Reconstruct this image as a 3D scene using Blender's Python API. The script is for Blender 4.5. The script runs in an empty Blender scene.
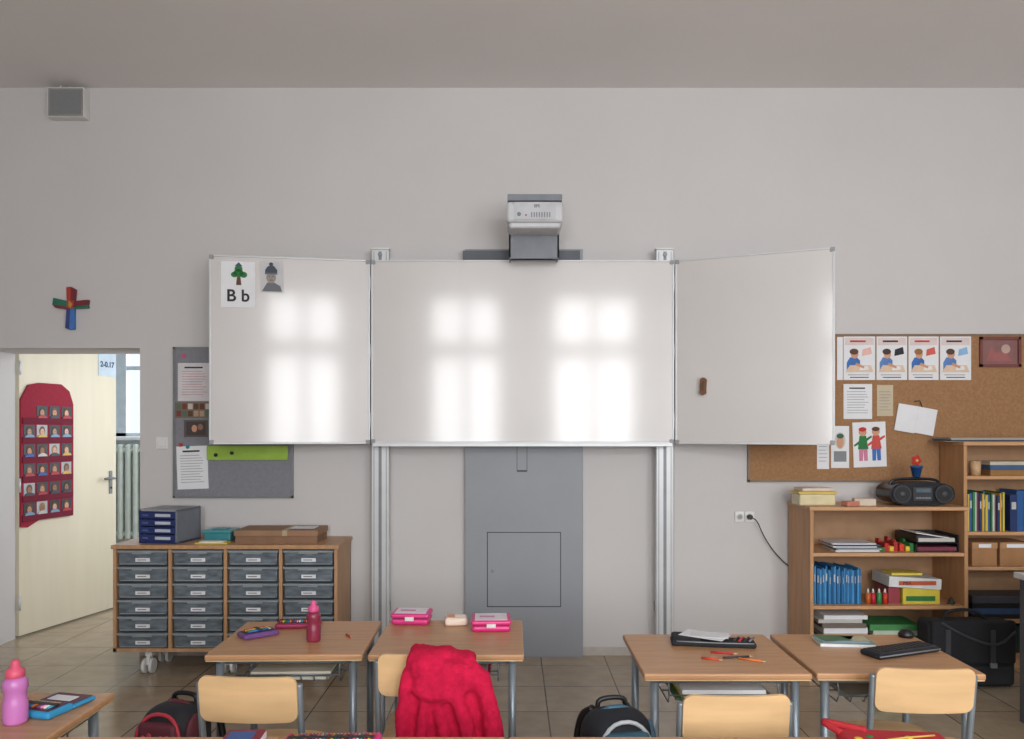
import bpy, bmesh, math, random
from mathutils import Matrix, Vector, noise
random.seed(7)
F=800.0; CH=1.5; HY=430.0; D=5.33
DW=D-.002
def wx(px,d): return (px-512.0)*d/F
def wz(py,d): return CH-(py-HY)*d/F
def lin(c):
    c=c/255.0
    return c/12.92 if c<=0.04045 else ((c+0.055)/1.055)**2.4
def L(rgb,k=1.0): return (lin(rgb[0])*k,lin(rgb[1])*k,lin(rgb[2])*k,1)
MC={}
def mat(name,rgb,rough=.6,metal=0,var=.10,scale=12,bump=0,spec=.5,stretch=(1,1,1),trans=0,bscale=None,coat=0,coatr=.1):
    if name in MC: return MC[name]
    m=bpy.data.materials.new(name); m.use_nodes=True
    nt=m.node_tree; bs=nt.nodes['Principled BSDF']
    tc=nt.nodes.new('ShaderNodeTexCoord'); mp=nt.nodes.new('ShaderNodeMapping'); mp.inputs['Scale'].default_value=stretch
    nz=nt.nodes.new('ShaderNodeTexNoise'); nz.inputs['Scale'].default_value=scale; nz.inputs['Detail'].default_value=4
    cr=nt.nodes.new('ShaderNodeValToRGB')
    cr.color_ramp.elements[0].position=.3; cr.color_ramp.elements[1].position=.7
    cr.color_ramp.elements[0].color=L(rgb,1-var); cr.color_ramp.elements[1].color=L(rgb,1+var*.6)
    nt.links.new(tc.outputs['Object'],mp.inputs[0]); nt.links.new(mp.outputs[0],nz.inputs['Vector'])
    nt.links.new(nz.outputs['Fac'],cr.inputs[0]); nt.links.new(cr.outputs[0],bs.inputs['Base Color'])
    bs.inputs['Roughness'].default_value=rough; bs.inputs['Metallic'].default_value=metal
    bs.inputs['Specular IOR Level'].default_value=spec
    if coat: bs.inputs['Coat Weight'].default_value=coat; bs.inputs['Coat Roughness'].default_value=coatr; bs.inputs['Coat IOR'].default_value=1.45
    if trans: bs.inputs['Transmission Weight'].default_value=trans
    if bump:
        bp=nt.nodes.new('ShaderNodeBump'); bp.inputs['Strength'].default_value=bump; bp.inputs['Distance'].default_value=.005
        n2=nt.nodes.new('ShaderNodeTexNoise'); n2.inputs['Scale'].default_value=bscale or scale*4
        nt.links.new(mp.outputs[0],n2.inputs['Vector']); nt.links.new(n2.outputs['Fac'],bp.inputs['Height'])
        nt.links.new(bp.outputs[0],bs.inputs['Normal'])
    MC[name]=m; return m
def C(r,g,b,rough=.5): return mat('paint_%d_%d_%d_%d'%(r,g,b,int(rough*100)),(r,g,b),rough)
def wood(name,rgb,st=(1,12,12),rough=.45,var=.15): return mat(name,rgb,rough,0,var,3.0,0,.4,st)

beech=wood('beech_desktop',(190,144,104),(1.2,14,14),.34)
beechy=wood('beech_edge',(210,178,134),(1,10,10))
ply=wood('chair_plywood',(222,184,136),(1.0,9,9),.4,.10)
shelfw=wood('shelf_beech',(188,142,100),(10,10,1.2))
shelfh=wood('shelf_board',(200,154,112),(1.2,12,12))
cabw=wood('cabinet_beech',(188,146,108),(10,10,1.2))
tube_m=mat('grey_steel_tube',(140,150,158),.35,.45)
alu=mat('aluminium',(204,206,208),.38,.2,.04)
alud=mat('aluminium_slot',(130,133,137),.5,.3)
white=mat('white_plastic',(226,226,224),.4)
paperm=mat('paper_white',(230,231,234),.8,var=.03)
black=mat('black_plastic',(22,22,25),.4)
dark=mat('dark_fabric',(30,31,36),.85,bump=.3,scale=60)
ink=mat('print_ink',(50,50,55),.8)
inkg=mat('print_grey',(135,138,142),.8)
greyp=mat('grey_panel_paint',(146,150,156),.5,var=.04,scale=3)
skin=mat('print_skin',(206,154,124),.7)
brown=mat('print_brown',(96,62,40),.7)
blue=mat('print_blue',(60,110,180),.7)
red=mat('print_red',(190,45,45),.7)
green=mat('print_green',(40,120,60),.7)
yellow=mat('print_yellow',(226,190,60),.7)

class B:
    def __init__(s,name): s.name=name; s.bm=bmesh.new(); s.mats=[]; s.M=Matrix()
    def mi(s,m):
        if m not in s.mats: s.mats.append(m)
        return s.mats.index(m)
    def merge(s,tb,m,smooth=False,local=None):
        i=s.mi(m)
        for f in tb.faces:
            f.material_index=i
            if smooth is not None: f.smooth=smooth
        if local is not None: tb.transform(local)
        tb.transform(s.M)
        me=bpy.data.meshes.new('t'); tb.to_mesh(me); s.bm.from_mesh(me); bpy.data.meshes.remove(me); tb.free()
    def box(s,x0,x1,y0,y1,z0,z1,m,bev=0,seg=2,R=None,smooth=False):
        tb=bmesh.new(); bmesh.ops.create_cube(tb,size=1)
        sx,sy,sz=abs(x1-x0),abs(y1-y0),abs(z1-z0)
        bmesh.ops.scale(tb,vec=(sx,sy,sz),verts=tb.verts)
        if bev: bmesh.ops.bevel(tb,geom=list(tb.edges),offset=min(bev,.49*min(sx,sy,sz)),segments=seg,affect='EDGES',profile=.5)
        T=Matrix.Translation(((x0+x1)/2,(y0+y1)/2,(z0+z1)/2))
        if R is not None: T=T@R
        s.merge(tb,m,smooth,T)
    def cyl(s,p0,p1,r,m,r2=None,seg=16,caps=True):
        p0=Vector(p0);p1=Vector(p1); v=p1-p0
        tb=bmesh.new(); bmesh.ops.create_cone(tb,cap_ends=caps,segments=seg,radius1=r,radius2=r if r2 is None else r2,depth=v.length)
        for f in tb.faces: f.smooth=len(f.verts)==4
        T=Matrix.Translation((p0+p1)/2)@v.to_track_quat('Z','Y').to_matrix().to_4x4()
        s.merge(tb,m,None,T)
    def sph(s,c,r,m,seg=16,R=None):
        tb=bmesh.new(); bmesh.ops.create_uvsphere(tb,u_segments=seg,v_segments=max(6,seg*2//3),radius=1)
        bmesh.ops.scale(tb,vec=r if hasattr(r,'__len__') else (r,r,r),verts=tb.verts)
        T=Matrix.Translation(c)
        if R is not None: T=T@R
        s.merge(tb,m,True,T)
    def tube(s,pts,r,m,seg=10,sm=0):
        pts=[Vector(p) for p in pts]
        for _ in range(sm):
            q=[pts[0]]
            for a,b in zip(pts[:-1],pts[1:]): q+= [a.lerp(b,.25),a.lerp(b,.75)]
            q.append(pts[-1]); pts=q
        tb=bmesh.new(); rings=[]; up=None
        for i,p in enumerate(pts):
            t=(pts[min(i+1,len(pts)-1)]-pts[max(i-1,0)]).normalized()
            if up is None:
                up=t.orthogonal().normalized()
            up=(up-t*up.dot(t)).normalized(); sd=t.cross(up)
            rings.append([tb.verts.new(p+(up*math.cos(2*math.pi*k/seg)+sd*math.sin(2*math.pi*k/seg))*r) for k in range(seg)])
        for a,b in zip(rings[:-1],rings[1:]):
            for k in range(seg): tb.faces.new((a[k],a[(k+1)%seg],b[(k+1)%seg],b[k]))
        tb.faces.new(rings[0][::-1]); tb.faces.new(rings[-1])
        bmesh.ops.recalc_face_normals(tb,faces=tb.faces)
        s.merge(tb,m,True)
    def poly(s,pts,y0,y1,m,R=None):
        """extruded polygon in the XZ plane"""
        tb=bmesh.new(); vs=[tb.verts.new((p[0],y0,p[1])) for p in pts]
        f=tb.faces.new(vs); r=bmesh.ops.extrude_face_region(tb,geom=[f])
        bmesh.ops.translate(tb,vec=(0,y1-y0,0),verts=[v for v in r['geom'] if isinstance(v,bmesh.types.BMVert)])
        bmesh.ops.recalc_face_normals(tb,faces=tb.faces)
        bmesh.ops.triangulate(tb,faces=[f for f in tb.faces if len(f.verts)>4])
        s.merge(tb,m,False,R)
    def disc(s,cx,cz,rx,rz,y0,y1,m,n=18): s.poly([(cx+rx*math.cos(2*math.pi*k/n),cz+rz*math.sin(2*math.pi*k/n)) for k in range(n)],y0,y1,m)
    def lathe(s,prof,c,m,seg=20,T=None):
        tb=bmesh.new(); rings=[]
        for r,z in prof: rings.append([tb.verts.new((r*math.cos(2*math.pi*k/seg),r*math.sin(2*math.pi*k/seg),z)) for k in range(seg)])
        for a,b in zip(rings[:-1],rings[1:]):
            for k in range(seg): tb.faces.new((a[k],a[(k+1)%seg],b[(k+1)%seg],b[k]))
        tb.faces.new(rings[0][::-1]); tb.faces.new(rings[-1])
        s.merge(tb,m,True,Matrix.Translation(c)@(T or Matrix()))
    def plate(s,w,h,th,bend,rad,m,T,nx=24,ny=10):
        """rounded plate in local XZ, bent in Y"""
        tb=bmesh.new(); fr=[];bk=[]
        for i in range(nx+1):
            x=-w/2*math.cos(math.pi*i/nx); e=w/2-abs(x); hh=h/2
            if e<rad: hh=h/2-rad+math.sqrt(max(0,rad*rad-(rad-e)**2))
            yb=bend*(2*x/w)**2; a=[];b=[]
            for j in range(ny+1):
                z=-hh+2*hh*j/ny
                a.append(tb.verts.new((x,yb-th/2,z))); b.append(tb.verts.new((x,yb+th/2,z)))
            fr.append(a); bk.append(b)
        for i in range(nx):
            for j in range(ny):
                tb.faces.new((fr[i][j],fr[i+1][j],fr[i+1][j+1],fr[i][j+1]))
                tb.faces.new((bk[i][j],bk[i][j+1],bk[i+1][j+1],bk[i+1][j]))
            tb.faces.new((fr[i][0],bk[i][0],bk[i+1][0],fr[i+1][0]))
            tb.faces.new((fr[i][ny],fr[i+1][ny],bk[i+1][ny],bk[i][ny]))
        for j in range(ny):
            tb.faces.new((fr[0][j],fr[0][j+1],bk[0][j+1],bk[0][j]))
            tb.faces.new((fr[nx][j],bk[nx][j],bk[nx][j+1],fr[nx][j+1]))
        bmesh.ops.recalc_face_normals(tb,faces=tb.faces)
        s.merge(tb,m,False,T)
    def text(s,txt,size,x,y,z,m,T=None,bold=0.0):
        cu=bpy.data.curves.new('txt','FONT'); cu.body=txt; cu.size=size; cu.extrude=.0006; cu.offset=bold
        cu.align_x='CENTER'; cu.align_y='CENTER'
        o=bpy.data.objects.new('txt',cu); bpy.context.collection.objects.link(o)
        bpy.context.view_layer.update()
        me=bpy.data.meshes.new_from_object(o.evaluated_get(bpy.context.evaluated_depsgraph_get()))
        tb=bmesh.new(); tb.from_mesh(me); bpy.data.meshes.remove(me)
        bpy.data.objects.remove(o); bpy.data.curves.remove(cu)
        R=Matrix.Translation((x,y,z))@(T or Matrix())@Matrix.Rotation(math.pi/2,4,'X')
        s.merge(tb,m,False,R)
    def done(s,piv=None,rz=0):
        bm=s.bm
        xs=[v.co.x for v in bm.verts]; ys=[v.co.y for v in bm.verts]; zs=[v.co.z for v in bm.verts]
        c=Vector(((min(xs)+max(xs))/2,(min(ys)+max(ys))/2,min(zs)))
        bmesh.ops.translate(bm,vec=-c,verts=bm.verts)
        me=bpy.data.meshes.new(s.name); bm.to_mesh(me); bm.free()
        for m in s.mats: me.materials.append(m)
        o=bpy.data.objects.new(s.name,me); o.location=c; o.rotation_euler[2]=rz
        bpy.context.collection.objects.link(o); return o

# ================= ROOM =================
wallm=mat('wall_plaster',(205,202,201),.9,var=.03,scale=1.3,bump=.08,bscale=90)
ceilm=mat('ceiling_plaster',(232,228,226),.95,var=.03,scale=1)
hallm=mat('hall_plaster',(222,228,232),.9,var=.03,scale=1)
floorm=bpy.data.materials.new('floor_tiles'); floorm.use_nodes=True
nt=floorm.node_tree; bs=nt.nodes['Principled BSDF']
tc=nt.nodes.new('ShaderNodeTexCoord'); br=nt.nodes.new('ShaderNodeTexBrick')
br.offset=0; br.inputs['Scale'].default_value=1.0; br.inputs['Brick Width'].default_value=.42; br.inputs['Row Height'].default_value=.42
br.inputs['Mortar Size'].default_value=.004; br.inputs['Mortar Smooth'].default_value=.2
br.inputs['Color1'].default_value=L((180,163,140)); br.inputs['Color2'].default_value=L((166,149,126)); br.inputs['Mortar'].default_value=L((96,84,70))
nz=nt.nodes.new('ShaderNodeTexNoise'); nz.inputs['Scale'].default_value=9; nz.inputs['Detail'].default_value=8
mx=nt.nodes.new('ShaderNodeMix'); mx.data_type='RGBA'; mx.blend_type='MULTIPLY'; mx.inputs['Factor'].default_value=.35
nt.links.new(tc.outputs['Object'],br.inputs['Vector']); nt.links.new(tc.outputs['Object'],nz.inputs['Vector'])
cr=nt.nodes.new('ShaderNodeValToRGB'); cr.color_ramp.elements[0].position=.35; cr.color_ramp.elements[1].position=.65
cr.color_ramp.elements[0].color=(.55,.5,.45,1); cr.color_ramp.elements[1].color=(1,1,1,1)
nt.links.new(nz.outputs['Fac'],cr.inputs[0]); nt.links.new(br.outputs['Color'],mx.inputs['A']); nt.links.new(cr.outputs[0],mx.inputs['B'])
nt.links.new(mx.outputs['Result'],bs.inputs['Base Color']); bs.inputs['Roughness'].default_value=.2

XL,XR,YB,H=-4.3,4.1,-2.0,3.78
DX0,DX1,DT,WT=-3.57,wx(140,D),wz(348,D),.42
def slab(name,boxes,m):
    b=B(name)
    for q in boxes: b.box(*q,m)
    return b.done()
slab('floor',[(-5.6,XR+.2,YB-.2,8.2,-.12,0)],floorm)
slab('ceiling',[(XL-.2,XR+.2,YB-.2,D,H,H+.15)],ceilm)
slab('wall_front',[(XL-.2,DX0,D,D+WT,0,H),(DX0,DX1,D,D+WT,DT,H),(DX1,XR+.2,D,D+WT,0,H)],wallm)
slab('wall_left',[(XL-.2,XL,YB,D,0,H)],wallm)
slab('wall_right',[(XR,XR+.2,YB,D,0,H)],wallm)
wins=[(-1.3,-.15),(.6,1.95),(2.6,3.85)]; WZ0,WZ1=.95,3.6
bx=[(XL-.2,XR+.2,YB-.25,YB,0,WZ0),(XL-.2,XR+.2,YB-.25,YB,WZ1,H)]
e=XL-.2
for a,c in wins: bx.append((e,a,YB-.25,YB,WZ0,WZ1)); e=c
bx.append((e,XR+.2,YB-.25,YB,WZ0,WZ1))
slab('wall_back',bx,wallm)
for i,(a,c) in enumerate(wins):
    b=B('window_%d'%(i+1)); y0,y1=YB-.2,YB-.13
    b.box(a,a+.07,y0,y1,WZ0,WZ1,white); b.box(c-.07,c,y0,y1,WZ0,WZ1,white)
    b.box(a,c,y0,y1,WZ0,WZ0+.07,white); b.box(a,c,y0,y1,WZ1-.07,WZ1,white)
    b.box(a,c,y0,y1,2.62,2.86,white); b.box((a+c)/2-.06,(a+c)/2+.06,y0,y1,WZ0,WZ1,white)
    b.done()
# hall behind doorway
HY0=D+WT
slab('wall_hall_left',[(-5.6,-5.4,HY0,8.2,0,3)],hallm)
slab('wall_hall_right',[(-1.6,-1.4,HY0,8.2,0,.9),(-1.6,-1.4,HY0,8.2,2.7,3),(-1.6,-1.4,HY0,6.0,.9,2.7),(-1.6,-1.4,7.8,8.2,.9,2.7)],hallm)
slab('ceiling_hall',[(-5.6,-1.4,HY0,8.2,3,3.1)],hallm)
slab('wall_hall_front',[(-5.6,XL-.2,HY0-.1,HY0,0,3)],hallm)
slab('wall_hall_back',[(-5.6,-1.4,8.0,8.2,0,1.43),(-5.6,-5.2,8.0,8.2,1.43,3),(-2.6,-1.4,8.0,8.2,1.43,3),(-5.2,-2.6,8.0,8.2,2.7,3)],hallm)
wfr=mat('hall_window_frame',(196,206,214),.5)
b=B('window_5')
for a,c in [(-5.2,-5.13),(-2.67,-2.6),(-3.97,-3.87),(-4.6,-4.54),(-3.3,-3.24)]: b.box(a,c,8.02,8.09,1.435,2.7,wfr)
b.box(-5.2,-2.6,8.02,8.09,1.435,1.47,wfr); b.box(-5.2,-2.6,8.02,8.09,2.63,2.7,wfr); b.box(-5.2,-2.6,8.03,8.08,2.1,2.14,wfr)
b.done()
b=B('window_6')  # unseen side window, added so light reaches the door leaf and reveal
for a,c in [(6.0,6.07),(6.87,6.93),(7.73,7.8)]: b.box(-1.52,-1.46,a,c,.9,2.7,white)
b.box(-1.52,-1.46,6.0,7.8,.9,.97,white); b.box(-1.52,-1.46,6.0,7.8,2.63,2.7,white); b.done()
b=B('trim_window_sill'); b.box(-5.2,-2.6,7.9,7.998,1.40,1.43,white); b.done()
radm=mat('radiator_enamel',(208,216,208),.4)
b=B('radiator')
for i in range(24):
    x=-5.0+i*.075; b.box(x,x+.052,7.84,7.93,.42,1.36,radm,.02)
b.box(-5.0,-3.2,7.90,7.92,.44,1.34,radm)
b.cyl((-5.02,7.885,1.30),(-3.2,7.885,1.30),.025,radm); b.cyl((-5.02,7.885,.48),(-3.2,7.885,.48),.025,radm)
b.cyl((-4.9,7.885,0),(-4.9,7.885,.48),.015,radm); b.cyl((-3.3,7.885,0),(-3.3,7.885,.48),.015,radm)
b.box(-4.9,-4.86,7.9,7.998,1.2,1.24,radm); b.box(-3.4,-3.36,7.9,7.998,1.2,1.24,radm)
b.done()

def line_t(A,Bp,px):
    k=(px-512)/F; t=(A[0]-k*A[1])/(k*(Bp[1]-A[1])-(Bp[0]-A[0])); return t,A[1]+t*(Bp[1]-A[1])
# door leaf
A=(-3.555,5.77);Bp=(-3.335,6.74); LW=math.hypot(Bp[0]-A[0],Bp[1]-A[1]); ang=math.atan2(Bp[1]-A[1],Bp[0]-A[0])
DM=Matrix.Translation((A[0],A[1],0))@Matrix.Rotation(ang,4,'Z')
doorm=mat('door_cream',(222,213,190),.45,var=.04,scale=2,stretch=(6,6,.6))
b=B('door_1'); b.M=DM
b.box(0,LW,0,.04,.012,2.24,doorm,.003)
hz=1.1; hu=LW-.07
b.box(hu-.018,hu+.018,-.008,0,hz-.13,hz+.06,alud,.003)
b.cyl((hu,-.05,hz),(hu,0,hz),.009,alud); b.tube([(hu,-.05,hz),(hu-.03,-.052,hz),(hu-.12,-.05,hz)],.010,alud)
b.cyl((hu,-.014,hz-.08),(hu,-.006,hz-.08),.009,black)
for z in (.25,1.1,1.95): b.cyl((-.004,-.008,z-.05),(-.004,-.008,z+.05),.009,alu)
b.done()
b=B('room_number_sign'); b.M=DM
b.box(.785,.985,-.004,-.0005,1.945,2.15,C(196,212,226,.7)); b.text('2-0.17',.062,.885,-.005,2.04,C(40,60,100,.7),bold=.002); b.done()
b=B('photo_pocket_chart'); b.M=DM
chm=mat('pocket_felt',(150,34,56),.9,bump=.4,scale=50)
b.poly([(.0,.80),(.0,1.72),(.07,1.83),(.17,1.85),(.38,1.85),(.46,1.80),(.50,1.70),(.50,.86),(.40,.84),(.18,.84),(.06,.79)],-.016,-.001,chm)
random.seed(3)
shirts=[C(190,190,185),C(50,80,150),C(170,50,60),C(205,170,90),C(60,60,70),C(120,150,180)]
hairs=[brown,C(40,28,22),C(150,112,62),C(100,66,40)]
sks=[skin,C(186,136,104),C(150,104,78),C(214,168,140)]
for r in range(6):
    z=1.60-r*.142
    b.box(.01,.49,-.024,-.016,z-.055,z-.010,C(112,26,48,.9))
    for c in range(4):
        if r==0 and c==0: continue
        u=.022+c*.118; hr=random.choice(hairs); sk=random.choice(sks)
        b.box(u,u+.098,-.019,-.0165,z-.04,z+.08,C(46,50,60) if (r*5+c*3)%4 else C(170,174,178))
        b.disc(u+.049,z+.036,.027,.034,-.0205,-.019,hr,14)
        if (r+c)%2: b.box(u+.022,u+.076,-.0203,-.019,z+.0,z+.035,hr)
        b.disc(u+.049,z+.026,.019,.027,-.0215,-.0205,sk,14)
        for s in (-1,1): b.disc(u+.049+s*.007,z+.031,.0025,.002,-.0222,-.0215,ink,6)
        b.box(u+.043,u+.055,-.0222,-.0215,z+.014,z+.0165,C(150,60,60))
        b.poly([(u+.004,z-.012),(u+.094,z-.012),(u+.086,z+.002),(u+.06,z+.012),(u+.038,z+.012),(u+.012,z+.002)],-.0265,-.019,random.choice(shirts))
b.done()

# ================= WALL ITEMS =================
def paper(name,px0,px1,py0,py1,d,content=None,base=None,rot=0,th=.0015):
    b=B(name); x0,x1,z1,z0=wx(px0,d),wx(px1,d),wz(py0,d),wz(py1,d)
    cx,cz=(x0+x1)/2,(z0+z1)/2
    b.M=Matrix.Translation((cx,d,cz))@Matrix.Rotation(rot,4,'Y')
    w,h=x1-x0,z1-z0
    b.box(-w/2,w/2,-th,0,-h/2,h/2,base or paperm)
    if content: content(b,w,h,-th-.0002)
    return b.done()
def lines(n=8,m=None,head=True,side=.12):
    def f(b,w,h,y):
        mm=m or inkg
        if head: b.box(-w*.3,w*.25,y-.0006,y,h*.36,h*.40,ink)
        for i in range(n):
            z=h*.28-i*(h*.68/n); b.box(-w/2+w*side,w*(.38-.16*random.random()),y-.0006,y,z-.0016,z+.0016,mm)
    return f
# loudspeaker
b=B('wall_loudspeaker')
b.box(wx(47,5.25),wx(83.5,5.25),5.25,DW,wz(116.5,5.25),wz(87,5.25),mat('speaker_case',(222,220,216),.6),.004)
b.box(wx(48,5.243),wx(82.5,5.243),5.243,5.252,wz(115.5,5.243),wz(88,5.243),mat('speaker_frame',(146,146,146),.6),.002)
b.box(wx(50,5.24),wx(80.5,5.24),5.24,5.246,wz(113.5,5.24),wz(90,5.24),mat('speaker_grille',(136,138,139),.8,bump=.6,scale=150))
b.tube([(wx(60,5.3),5.3,wz(87,5.3)),(wx(64,5.3),5.31,wz(82,5.3)),(wx(70,5.3),5.32,H-.003)],.006,white,8,2)
b.done()
# cross
b=B('painted_wall_cross'); y0,y1=5.30,DW; cx=wx(70.5,5.3); cz=wz(304,5.3)
cm=[C(176,60,50),C(60,70,130),C(40,110,90),C(120,40,50),C(190,150,60),C(70,120,190)]
b.M=Matrix.Translation((cx,0,cz))@Matrix.Rotation(math.radians(3),4,'Y')
def star(c,pts,m,o=0): b.poly(pts,y0-o,y1,m)
star(0,[(-.035,.11),(-.005,.115),(0,-.0),(-.025,0)],cm[0]);star(0,[(-.005,.115),(.025,.10),(.022,0),(0,0)],cm[3])
star(0,[(-.025,0),(0,0),(.0,-.17),(-.028,-.16)],cm[1]);star(0,[(0,0),(.022,0),(.03,-.165),(.0,-.17)],cm[5])
star(0,[(-.115,.035),(-.02,.02),(-.02,-.02),(-.12,-.01)],cm[2],.003);star(0,[(-.12,-.01),(-.02,-.02),(-.02,-.035),(-.10,-.03)],cm[3],.003)
star(0,[(.02,.02),(.115,.035),(.11,.0),(.02,-.02)],cm[3],.003);star(0,[(.02,-.015),(.11,.0),(.115,-.02),(.02,-.03)],cm[2],.003)
star(0,[(-.022,.022),(.022,.022),(.022,-.03),(-.022,-.03)],cm[0],.005);star(0,[(-.008,.022),(.014,.0),(.004,-.03),(-.012,-.01)],cm[4],.006)
b.done()
# light switch
b=B('light_switch'); b.box(wx(156,5.32),wx(168,5.32),5.318,DW,wz(449,5.32),wz(437,5.32),white,.003); b.box(wx(158.5,5.32),wx(165.5,5.32),5.312,5.319,wz(446.5,5.32),wz(439.5,5.32),white,.002); b.done()
# left notice board
felt=mat('grey_felt',(134,134,140),.95,bump=.3,scale=60)
b=B('felt_notice_board'); b.box(wx(174,5.31),wx(292,5.31),5.312,DW,wz(497,5.31),wz(348,5.31),felt)
for q in [(wx(173,5.31),wx(175,5.31),wz(498,5.31),wz(347,5.31)),(wx(291,5.31),wx(293,5.31),wz(498,5.31),wz(347,5.31)),(wx(173,5.31),wx(293,5.31),wz(498,5.31),wz(496,5.31)),(wx(173,5.31),wx(293,5.31),wz(349,5.31),wz(347,5.31))]:
    b.box(q[0],q[1],5.306,DW,q[2],q[3],alud)
b.done()
NB=5.3115
paper('notice_sheet',178,211,363,401,NB,lines(10,C(190,120,120,.8)),C(216,212,214,.8))
def collage(b,w,h,y):
    random.seed(5)
    for i in range(6):
        for j in range(2):
            b.box(-w/2+.01+i*w/6.2,-w/2+.01+(i+.8)*w/6.2,y-.0005,y,-h*.4+j*h*.45,-h*.05+j*h*.45,random.choice([brown,C(180,150,120),C(90,110,90),C(200,190,180),C(120,60,50)]))
paper('photo_collage',175,211,402,418,NB,collage,C(120,105,92,.6))
def pic2(b,w,h,y):
    b.box(-w*.4,w*.4,y-.0005,y,-h*.4,h*.4,C(70,60,58)); b.disc(-.01,.0,.018,.024,y-.001,y-.0005,skin); b.disc(.03,.01,.018,.02,y-.001,y-.0005,C(150,110,90))
paper('pinned_photo',184,208,420,437,NB,pic2,C(90,82,80))
paper('timetable_sheet',177,208,446,489,NB,lines(11),None,math.radians(-2))
paper('green_magnet_strip',207,288,446,460,5.30,None,C(150,184,68,.5),0,.006)
for px,py,m in [(181,445,red),(188,447,C(40,140,150)),(184,356,C(210,80,120)),(216,455,black),(232,453,C(30,50,30))]:
    b=B('board_magnet'); dd=NB if px<200 else 5.2935
    b.cyl((wx(px,dd),dd-.010,wz(py,dd)),(wx(px,dd),dd,wz(py,dd)),.012,m); b.done()

# ============ BOARD SYSTEM ============
wbm=mat('whiteboard_enamel',(206,202,200),.35,0,.03,1.5,0,.5,coat=1.0,coatr=.11)
d=5.15; xl,xr=wx(371,d),wx(674,d); zt,zb=wz(260,d),wz(443.5,d)
def panel(b,w,zb,zt):
    b.box(0,w,.002,.022,zb,zt,wbm)
    f=.012
    for q in [(0,f,zb,zt),(w-f,w,zb,zt),(0,w,zb,zb+f),(0,w,zt-f,zt)]: b.box(q[0],q[1],-.004,.026,q[2],q[3],alu,.003)
    for x in (0,w-.028):
        for z in (zb,zt-.028): b.box(x,x+.028,-.006,.028,z,z+.028,mat('corner_cap',(150,152,156),.5),.004)
b=B('folding_whiteboard')
b.M=Matrix.Translation((xl,d,0)); panel(b,xr-xl,zb,zt)
b.box(.02,xr-xl-.02,-.055,.01,zb-.018,zb-.004,alu,.003); b.box(.02,xr-xl-.02,-.06,-.052,zb-.018,zb+.004,alu,.002)
LA=(wx(209,4.985),4.985); LWd=math.hypot(xl-.006-LA[0],d-LA[1]); LAng=math.atan2(d-LA[1],xl-.006-LA[0])
ML=Matrix.Translation((LA[0],LA[1],0))@Matrix.Rotation(LAng,4,'Z')
b.M=ML; panel(b,LWd,zb-.003,zt)
RB=(wx(835,4.777),4.777); RW=math.hypot(RB[0]-xr-.006,RB[1]-d); RAng=math.atan2(RB[1]-d,RB[0]-xr-.006)
MR=Matrix.Translation((xr+.006,d,0))@Matrix.Rotation(RAng,4,'Z')
b.M=MR; panel(b,RW,zb-.003,zt)
b.M=Matrix()
for z in (zb+.15,zt-.15,(zb+zt)/2):
    b.cyl((xl-.003,d+.012,z-.05),(xl-.003,d+.012,z+.05),.008,alu); b.cyl((xr+.003,d+.012,z-.05),(xr+.003,d+.012,z+.05),.008,alu)
for pxc in (380,665):
    X=wx(pxc,5.24)
    for z in (zb+.1,zt-.15): b.box(X-.03,X+.03,d+.022,5.203,z,z+.08,alud)
b.done()
for pxc in (380.5,664.5):
    b=B('board_lift_post')
    X=wx(pxc,5.22); 
    b.box(X-.056,X+.056,5.205,5.26,0,wz(250,5.22),alu,.004)
    b.box(X-.010,X+.010,5.2035,5.206,.02,wz(252,5.22),alud)
    b.box(X-.042,X-.038,5.2035,5.206,.02,wz(252,5.22),alud); b.box(X+.038,X+.042,5.2035,5.206,.02,wz(252,5.22),alud)
    b.box(X-.059,X+.059,5.20,5.264,wz(250,5.22),wz(249,5.22)+.004,white,.003)
    b.cyl((X,5.195,wz(254.5,5.2)),(X,5.206,wz(254.5,5.2)),.014,alud)
    b.box(X-.05,X+.05,5.26,DW,.3,.36,alud); b.box(X-.05,X+.05,5.26,DW,2.3,2.36,alud)
    b.box(X-.07,X+.07,5.19,5.27,0,.012,alud)
    b.done()
# grey service panel
b=B('grey_wall_duct_panel'); y0=5.285
X0,X1=wx(465,y0),wx(583,y0)
b.box(X0,X1,y0,DW,0,wz(249,y0),greyp,.002)
hx0,hx1,h0,h1=wx(487,y0),wx(561,y0),wz(607,y0),wz(532,y0)
for q in [(hx0,hx0+.005,h0,h1),(hx1-.005,hx1,h0,h1),(hx0,hx1,h0,h0+.005),(hx0,hx1,h1-.005,h1)]: b.box(q[0],q[1],y0-.001,y0+.001,q[2],q[3],black)
b.box(hx0+.008,hx1-.008,y0-.003,y0,h0+.008,h1-.008,greyp); b.cyl((hx0+.035,y0-.007,(h0+h1)/2-.01),(hx0+.035,y0,(h0+h1)/2-.01),.011,alud)
for px in (517,527): b.box(wx(px,y0)-.002,wx(px,y0)+.002,y0-.0015,y0,wz(471,y0),wz(440,y0),C(70,74,80))
b.box(wx(517,y0),wx(527,y0),y0-.0015,y0,wz(472,y0),wz(470,y0),C(70,74,80))
b.done()
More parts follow.
